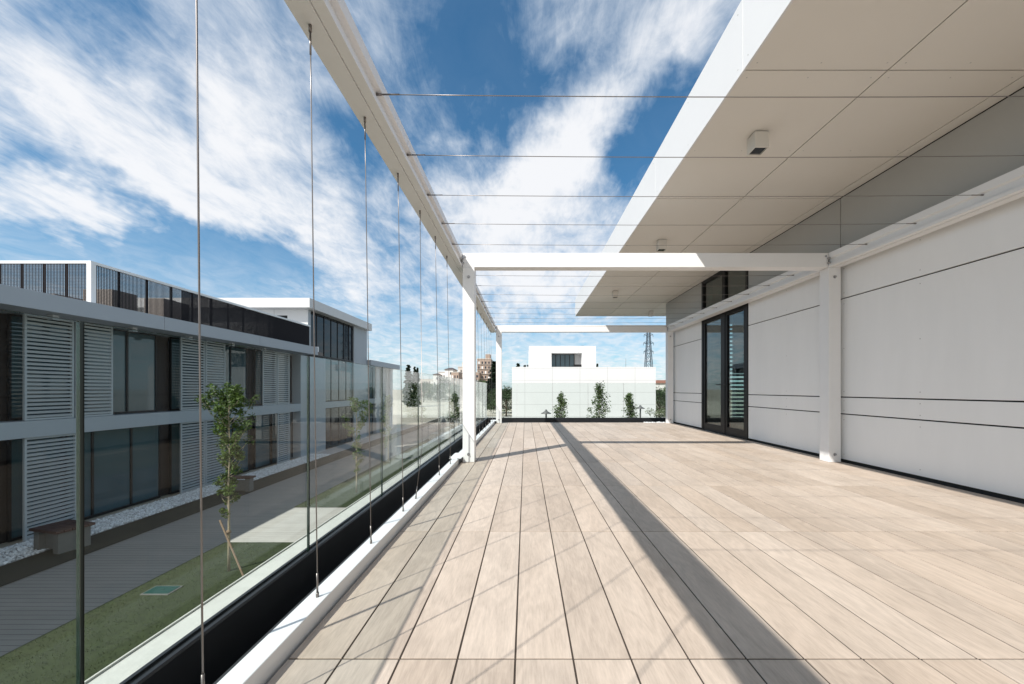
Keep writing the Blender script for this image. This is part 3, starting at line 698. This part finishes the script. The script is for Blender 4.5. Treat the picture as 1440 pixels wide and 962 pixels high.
# ================================================================== TREES
def leaves(b, centres, n, size, spread, zsq=1.0, rnd=random):
    for _ in range(n):
        c = rnd.choice(centres); rad = c[3]
        d = Vector((rnd.gauss(0, 1), rnd.gauss(0, 1), rnd.gauss(0, 1)*zsq))
        d = d.normalized()*rad*(rnd.random()**.45)
        p = Vector(c[:3])+d
        a = Vector((rnd.uniform(-1, 1), rnd.uniform(-1, 1), rnd.uniform(-.6, .6))).normalized(); e = a.cross(Vector((rnd.uniform(-1, 1), rnd.uniform(-1, 1), rnd.uniform(-1, 1)))).normalized()
        s = size*rnd.uniform(.6, 1.3)
        b.quad(p-a*s, p-e*s*.5, p+a*s, p+e*s*.5)
def young_tree(name, label, x, y, h, cw, z0, nl, size, group, lm='leaf', clear=.25, stake=False, seed=1, nb=26, shape='cone'):
    rn = random.Random(seed)
    r = thing(name, label, 'tree', (x, y, z0), group)
    pts = []; rs = []
    for i in range(9):
        t = i/8; pts.append((x+rn.uniform(-.02, .02)*h*.3*t, y+rn.uniform(-.02, .02)*h*.3*t, z0+h*t*.97)); rs.append(max(.006, .032*(1-t*.85)))
    b = MB(); b.tube(pts, rs, 8)
    cs = []
    for i in range(nb):
        t = clear+(1-clear)*(i/nb)**.85; zz_ = z0+h*t; a = rn.uniform(0, 6.28); X_ = (t-clear)/(1-clear); prof = (1.02-X_)**.62*min(1, .62+1.6*X_) if shape == 'cone' else (.35+.95*min(1, X_/.62)**1.6)*(1 if X_ < .8 else ((1.02-X_)/.22)**.6)
        L_ = cw/2*max(.16, prof)*rn.uniform(.35, 1.0); k = min(7, int(t*8)); bp = Vector(pts[k]).lerp(Vector(pts[k+1]), t*8-k)
        e = bp+Vector((math.cos(a)*L_, math.sin(a)*L_, L_*1.0*rn.uniform(.6, 1.2)+.03))
        m = bp.lerp(e, .5)+Vector((math.cos(a)*L_*.14, math.sin(a)*L_*.14, -.02)); b.tube([bp, m, e], [.009, .006, .003], 5)
        for q in (.45, .75, 1.0):
            p = bp.lerp(e, q); dens_ = .9 if (shape == 'cone' or t > .62) else .5
            if rn.random() < dens_: cs.append((p.x, p.y, p.z, cw*(.17 if shape == 'cone' else .125)*rn.uniform(.5, 1.15)))
    cs.append((pts[-1][0], pts[-1][1], z0+h*.97, cw*.10)); cs.append((pts[-1][0], pts[-1][1], z0+h*.92, cw*.13))
    b.build('trunk', MT['bark'], r, smooth=True)
    c = MB(); leaves(c, cs, nl, size, 1, 1.3, rn); c.build('crown', MT[lm], r)
    if stake:
        q = MB(); q.tube([(x-.22, y+.0, z0+1.22), (x+.62, y-.35, z0)], .022, 8); q.tube([(x-.03, y-.03, z0+.93), (x+.03, y+.0, z0+.97)], .05, 8); o = q.build('stake', MT['stake'], r)
    return r
GY = 'young trees planted along the boardwalk lawn'
young_tree('young_tree', 'nearest young tree with a timber stake on the lawn by the boardwalk', -7.14, 9.35, 4.42, 1.0, G+.03, 6500, .036, GY, 'leaf', .30, True, 3, 54, 'top')
young_tree('young_tree', 'second young green tree on the triangular lawn beyond the pale cross path', -7.14, 16.4, 3.95, 1.05, G+.03, 2600, .04, GY, 'leaf', .2, False, 5, 40, 'top')
young_tree('young_tree', 'small dark young tree in front of the end building', -8.3, 23.5, 4.0, 1.15, G+.03, 2200, .05, GY, 'leafm', .2, False, 8)
young_tree('young_tree', 'young dark tree just left of the near white pergola post', -5.35, 30, 4.1, 1.5, G+.03, 1800, .075, GY, 'leafd', .2, False, 11, 20)
GW = 'young trees in front of the white end building'
young_tree('small_tree', 'left of the three young trees before the white wall', 2.45, 27, 4.05, 1.75, G+.03, 2500, .065, GW, 'leafm', .12, False, 21, 34)
young_tree('small_tree', 'tallest and widest young tree, in the middle of the white wall', 4.75, 25, 4.75, 2.05, G+.03, 3000, .062, GW, 'leafm', .08, False, 22, 40)
young_tree('small_tree', 'right young tree before the white wall, beside the lamp', 7.22, 27, 4.05, 1.65, G+.03, 2500, .065, GW, 'leafm', .12, False, 24, 34)
def bush(label, x, y, z, w, h, n, size, lm, seed, kind='shrub', cat='shrub', group=None):
    rn = random.Random(seed); r = thing(kind, label, cat, (x, y, z), group); cs = []
    b = MB()
    for i in range(9):
        a = rn.uniform(0, 6.28); q = rn.uniform(.1, .5)*w; p = (x+math.cos(a)*q, y+math.sin(a)*q, z+h*rn.uniform(.35, .85)); b.tube([(x, y, z), p], [.02, .006], 5); cs.append((*p, w*.22))
    b.build('stem', MT['dbark'], r); c = MB(); leaves(c, cs, n, size, 1, 1, rn); c.build('foliage', MT[lm], r)
bush('pale leafy shrub at the left foot of the white end building', -1.72, 29, G, 1.1, 3.2, 500, .07, 'leafp', 31)
bush('pale leafy shrub at the right foot of the white end building', 10.25, 30, G, 1.5, 3.4, 600, .07, 'leafp', 32)
bush('small shrub right of the left young tree before the white wall', 3.35, 28, G, .9, 1.7, 300, .07, 'leafm', 33)
# larger background trees: three kinds built once, copied
def big_tree(h, cw, n, size, lm, seed, nc=26, trunk=.12):
    rn = random.Random(seed); r = thing('background_tree', 'x', 'tree', (0, 0, 0), 'broad trees beyond the buildings')
    b = MB(); b.tube([(0, 0, 0), (rn.uniform(-.2, .2), 0, h*.35), (rn.uniform(-.3, .3), 0, h*.75)], [.03*h, .022*h, .008*h], 8); cs = []
    for i in range(nc):
        a = rn.uniform(0, 6.28); t = rn.uniform(trunk+.05, .95); q = cw/2*math.sin(math.pi*min(.97, max(.12, (t-trunk)/(1-trunk)+.12)))**.6*rn.uniform(.35, .9)
        p = (math.cos(a)*q, math.sin(a)*q, h*t); b.tube([(0, 0, h*max(.2, t*.6)), p], [.01*h, .003*h], 5); cs.append((*p, cw*rn.uniform(.12, .2)))
    b.build('trunk', MT['dbark'], r, smooth=True); c = MB(); leaves(c, cs, n, size, 1, .8, rn); c.build('crown', MT[lm], r); return r
def cypress(h, w, n, size, seed):
    rn = random.Random(seed); r = thing('cypress', 'x', 'tree', (0, 0, 0), 'dark cypresses beyond the buildings')
    b = MB(); b.tube([(0, 0, 0), (0, 0, h*.9)], [.02*h, .004*h], 6); b.build('trunk', MT['dbark'], r)
    cs = []
    for i in range(30):
        t = .05+.93*i/29; q = w/2*(1-t)**.55*min(1, .5+t*3); a = rn.uniform(0, 6.28); cs.append((math.cos(a)*q*.35, math.sin(a)*q*.35, h*t, max(.2, q*.75)))
    c = MB(); leaves(c, cs, n, size, 1, 1.4, rn); c.build('crown', MT['cypress'], r); return r
kinds = [big_tree(9, 9, 3000, .22, 'leafd', 41), big_tree(8, 8, 3000, .20, 'leafm', 42), big_tree(7, 9, 2600, .22, 'leafd', 43)]
cyp = cypress(17, 3.2, 6500, .30, 51)
used = {}
def put(proto, x, y, s, rz, label, zs=None):
    if id(proto) not in used: used[id(proto)] = 1; o = proto
    else: o = copy_tree(proto)
    o.location = (x, y, G); o.scale = (s, s, zs or s); o.rotation_euler = (0, 0, rz); o['label'] = label; return o
def pxx(px, d): return (px-739)/546*d
put(kinds[0], pxx(712, 62), 62, .52, 0, 'dark tree left of the white end building, beside the far left post')
put(kinds[2], pxx(701, 70), 70, .62, 1.2, 'dark broad tree partly behind the far left pergola post')
put(kinds[0], pxx(927, 60), 60, .50, 2, 'dark tree between the white end building and the far right post')
put(kinds[1], pxx(936, 64), 64, .60, 3, 'green tree hidden mostly behind the far right pergola post')
rowl = ['leftmost', 'second', 'third', 'fourth', 'fifth', 'sixth', 'seventh', 'eighth']
for i, px in enumerate((596, 606, 616, 626, 636, 645, 675, 684)):
    d = 128+((i*37) % 23); put(kinds[i % 3], pxx(px, d), d, .74+.06*((i*5) % 4), i*1.1, f'broad green tree in the far row below the apartment blocks, {rowl[i]} from the left')
for (px, top, d, lb, w) in ((574.5, 513, 95, 'thick dark cypress standing highest right of the end building', 1.15), (583, 515.5, 98, 'slim dark cypress, left of the close pair', .72), (587.2, 517, 98, 'slim dark cypress, right of the close pair', .72),
        (695, 508, 92, 'tall dark cypress beside the tan tower block', 1.5), (689, 532, 84, 'short dark cypress at the foot of the tan tower block', 1.3), (728.6, 511, 96, 'dark treetop above the left roof edge of the white end building', 1.1), (738, 513.5, 96, 'smaller dark treetop near the upper block of the white end building', .9), (743, 513, 96, 'dark treetop touching the left side of the upper block', .8), (840, 511.5, 96, 'dark treetop just right of the upper block', .7),
        (544, 530, 86, 'cypress behind the end building', 1.0)):
    if px == 544: continue
    ht = (H+(547-top)/546*d)-G
    put(cyp, pxx(px, d), d, w, px*.37, lb, ht/17)

# ================================================================== STREET LAMPS, BENCHES, SMALL THINGS
def street_lamp(x, y, ztop, label):
    r = thing('street_lamp', label, 'street lamp', (x, y, G), 'flat hooded street lamps')
    b = MB(); b.tube([(x, y, G), (x, y, ztop-.08)], .055, 10); b.lathe(x, y, [(.0, G+.005), (.13, G+.005), (.13, G+.03), (0, G+.03)], 12); b.build('pole', MT['lampgrey'], r)
    b = MB(); b.lathe(x, y, [(.0, ztop-.16), (.10, ztop-.17), (.33, ztop-.20), (.34, ztop-.18), (.12, ztop-.06), (.09, ztop-.03), (.06, ztop+.06), (0, ztop+.08)], 20); b.build('hood', MT['lampgrey'], r, smooth=True)
street_lamp(pxx(768, 25), 25, -.46, 'grey hooded street lamp left of the young trees before the white wall')
street_lamp(pxx(900.5, 29), 29, -.34, 'grey hooded street lamp right of the young trees before the white wall')
def bench(x0, x1, y0, y1, label, rz=0):
    r = thing('bench', label, 'bench', ((x0+x1)/2, (y0+y1)/2, G), 'timber topped concrete benches beside the boardwalk')
    b = MB(); n = 5
    for i in range(n): w = (y1-y0)/n; b.box(x0, x1, y0+i*w, y0+(i+1)*w-.012, G+.57, G+.64)
    b.build('seat', MT['wood'], r, bevel=.005)
    for a, c in ((x0+.06, x0+.26), (x1-.26, x1-.06)):
        b = MB(); b.box(a, c, y0+.06, y1-.08, G, G+.57); b.build('leg', MT['dconc'], r, bevel=.008)
    b = MB(); b.box(x0+.26, x1-.26, y0+.2, y1-.3, G+.05, G+.50); b.build('stretcher', MT['dconc'], r); r.rotation_euler = (0, 0, rz)
bench(-13.35, -12.25, 10.35, 11.15, 'brown topped concrete bench on the dark strip, at the lower left by the railing joint', R(-14))
bench(-12.9, -11.75, 16.55, 16.95, 'narrow dark bench on the pebble edge behind the nearest staked tree')
r = thing('valve_cover', 'green rectangular valve cover lying in the near lawn', 'cover', (-7.9, 8.45, G+.03))
b = MB(); b.box(-8.2, -7.6, 8.25, 8.62, G+.03, G+.045); b.build('frame', MT['dconc'], r); b = MB(); b.box(-8.17, -7.63, 8.28, 8.59, G+.045, G+.055); b.box(-7.95, -7.85, 8.42, 8.45, G+.055, G+.065); b.build('lid', MT['green_lid'], r, bevel=.006)
r = thing('concrete_steps', 'low grey concrete steps beyond the end of the lawn', 'steps', (-7.5, 35.5, G))
b = MB(); b.box(-8.5, -6.6, 34.6, 36.2, G, G+.40); b.box(-8.0, -6.6, 36.2, 38.0, G, G+.75); b.build('lower_flight', MT['concrete'], r, bevel=.01)
b = MB(); b.box(-7.9, -6.6, 38.0, 41.0, G, G+1.1); b.build('upper_flight', MT['concrete'], r, bevel=.01)
r = thing('round_planter', 'low curved concrete planter wall left of the near white post', 'planter', (-8, 50, G))
b = MB(); b.lathe(-8, 50, [(3.2, G), (3.2, G+.8), (2.9, G+.8), (2.9, G+.5), (0, G+.5)], 40); b.build('planter_wall', MT['concrete'], r)
b = MB(); leaves(b, [(-8+2*math.cos(a), 50+2*math.sin(a), G+.9, .9) for a in [i*.6 for i in range(10)]], 900, .09, 1); b.build('plants', MT['leafm'], r)

# ================================================================== FAR BUILDINGS, PYLON
def far_block(name, label, px0, px1, ytop, d, depth, wall, roof=None, cols=3, pitch=3.1, cat='building', group='far apartment buildings', base=G, extra=None):
    x0, x1 = pxx(px0, d), pxx(px1, d); zt = H+(547-ytop)/546*d
    r = thing(name, label, cat, ((x0+x1)/2, d, base), group)
    b = MB(); b.box(x0, x1, d, d+depth, base, zt); w = b.build('wall', MT[wall], r)
    n = int((zt-base-1)/pitch); cw = (x1-x0)/cols
    for k in range(n):
        z = zt-1.0-(k+1)*pitch+1.0
        for c in range(cols):
            if z < 1: continue
            q = MB(); xa = x0+cw*(c+.28); xb = x0+cw*(c+.72); q.box(xa, xb, d-.06, d-.01, z, z+1.5); q.build('window', MT['far_window' if (k*7+c*3) % 5 else 'awning'], r)
        q = MB(); q.box(x0-.1, x1+.1, d-.5, d-.12, z-.35, z-.12); 
        if z > 1 and cols > 2: q.build('balcony', MT['tan2'], r)
    if roof == 'hip':
        q = MB(); xm = (x0+x1)/2; k = (x1-x0)*.18; q.v = [(x0-.6, d-.6, zt), (x1+.6, d-.6, zt), (x1+.6, d+depth+.6, zt), (x0-.6, d+depth+.6, zt), (xm-k, d+depth/2, zt+(x1-x0)*.28), (xm+k, d+depth/2, zt+(x1-x0)*.28)]
        q.f = [(0, 1, 5, 4), (1, 2, 5), (2, 3, 4, 5), (3, 0, 4), (3, 2, 1, 0)]; q.build('roof', MT['slate'], r)
    elif roof == 'box':
        q = MB(); q.box(x0+(x1-x0)*.6, x1-.4, d+1, d+depth*.5, zt, zt+3.2); q.build('stair_head', MT[wall], r)
    if roof != 'hip':
        q = MB(); q.box(x0-.15, x1+.15, d-.15, d+depth, zt, zt+.4); q.build('cornice', MT['tan2'], r)
    return r
far_block('apartment_building', 'tan tower block with rows of windows right of the near left post', 671, 690, 505.0, 250, 14, 'tan', 'box', 4)
far_block('apartment_building', 'lower tan wing at the left foot of the tower block', 662, 674, 524, 246, 10, 'tan', None, 2)
far_block('apartment_building', 'pale house with a dark pointed roof, highest of the left group', 625.5, 637, 519.5, 230, 14, 'far_white', 'hip', 2)
far_block('apartment_building', 'tan block with dark windows between the pointed roof and the near post', 634.5, 645, 524, 222, 12, 'tan', None, 3)
far_block('apartment_building', 'pale stepped block just left of the near post', 644, 653, 516.5, 236, 12, 'tan2', 'box', 3)
far_block('apartment_building', 'low pale house with a flat dark eave, leftmost of the far group', 609, 616, 526.5, 228, 12, 'far_white', 'hip', 2)
far_block('apartment_building', 'white block between the low pale house and the pointed roof', 616.5, 626, 524, 234, 12, 'far_white', None, 3)
far_block('apartment_building', 'long low pale block far behind the cypresses', 588, 609, 533.5, 300, 14, 'tan2', None, 6)
r = far_block('low_house', 'low pale house with a red brown roof right of the white end building', 921, 940, 540.5, 140, 10, 'far_white', None, 2, group=None)
q = MB(); xa, xb = pxx(919, 140), pxx(942, 140); zt = H+(547-540.5)/546*140; q.prism([(xa, zt+.41), (xb, zt+.41), (xb-1.2, zt+1.5), (xa+1.2, zt+1.5)], 'y', 139.5, 150.5); q.build('roof', MT['redroof'], r)
# lattice pylon
PD = 200; px_ = pxx(912, PD)
r = thing('electricity_pylon', 'tall dark lattice electricity pylon behind the white end building', 'pylon', (px_, PD, G))
ztop = H+(547-459)/546*PD
def half(z):
    t = (z-G)/(ztop-G); return 2.1*(1-t)**1.1+.5
b = MB(); lv = [G]; st = 5.2
while lv[-1] < ztop-1.5: lv.append(lv[-1]+st); st = max(2.2, st*.93)
lv[-1] = ztop
for i in range(len(lv)-1):
    h0, h1 = half(lv[i]), half(lv[i+1])
    c0 = [(px_+sx*h0, PD+sy_*h0, lv[i]) for sx, sy_ in ((-1,-1),(1,-1),(1,1),(-1,1))]; c1 = [(px_+sx*h1, PD+sy_*h1, lv[i+1]) for sx, sy_ in ((-1,-1),(1,-1),(1,1),(-1,1))]
    for k in range(4):
        b.tube([c0[k], c1[k]], .17, 4); k2 = (k+1) % 4; b.tube([c0[k], c1[k2]], .09, 4); b.tube([c0[k2], c1[k]], .09, 4); b.tube([c1[k], c1[k2]], .09, 4)
b.build('lattice_tower', MT['pylon'], r)
for z, w in ((ztop-4.6, 2.3), (ztop-8.8, 2.6), (ztop-13.2, 2.4)):
    b = MB(); h = half(z)
    for s in (-1, 1):
        b.tube([(px_+s*h, PD-h, z), (px_+s*w, PD, z+.25)], .12, 4); b.tube([(px_+s*h, PD+h, z), (px_+s*w, PD, z+.25)], .12, 4); b.tube([(px_+s*h, PD, z+1.2), (px_+s*w, PD, z+.25)], .1, 4)
        b.tube([(px_+s*w, PD, z+.2), (px_+s*w, PD, z-1.0)], .10, 6)
    b.build('cross_arm', MT['pylon'], r)
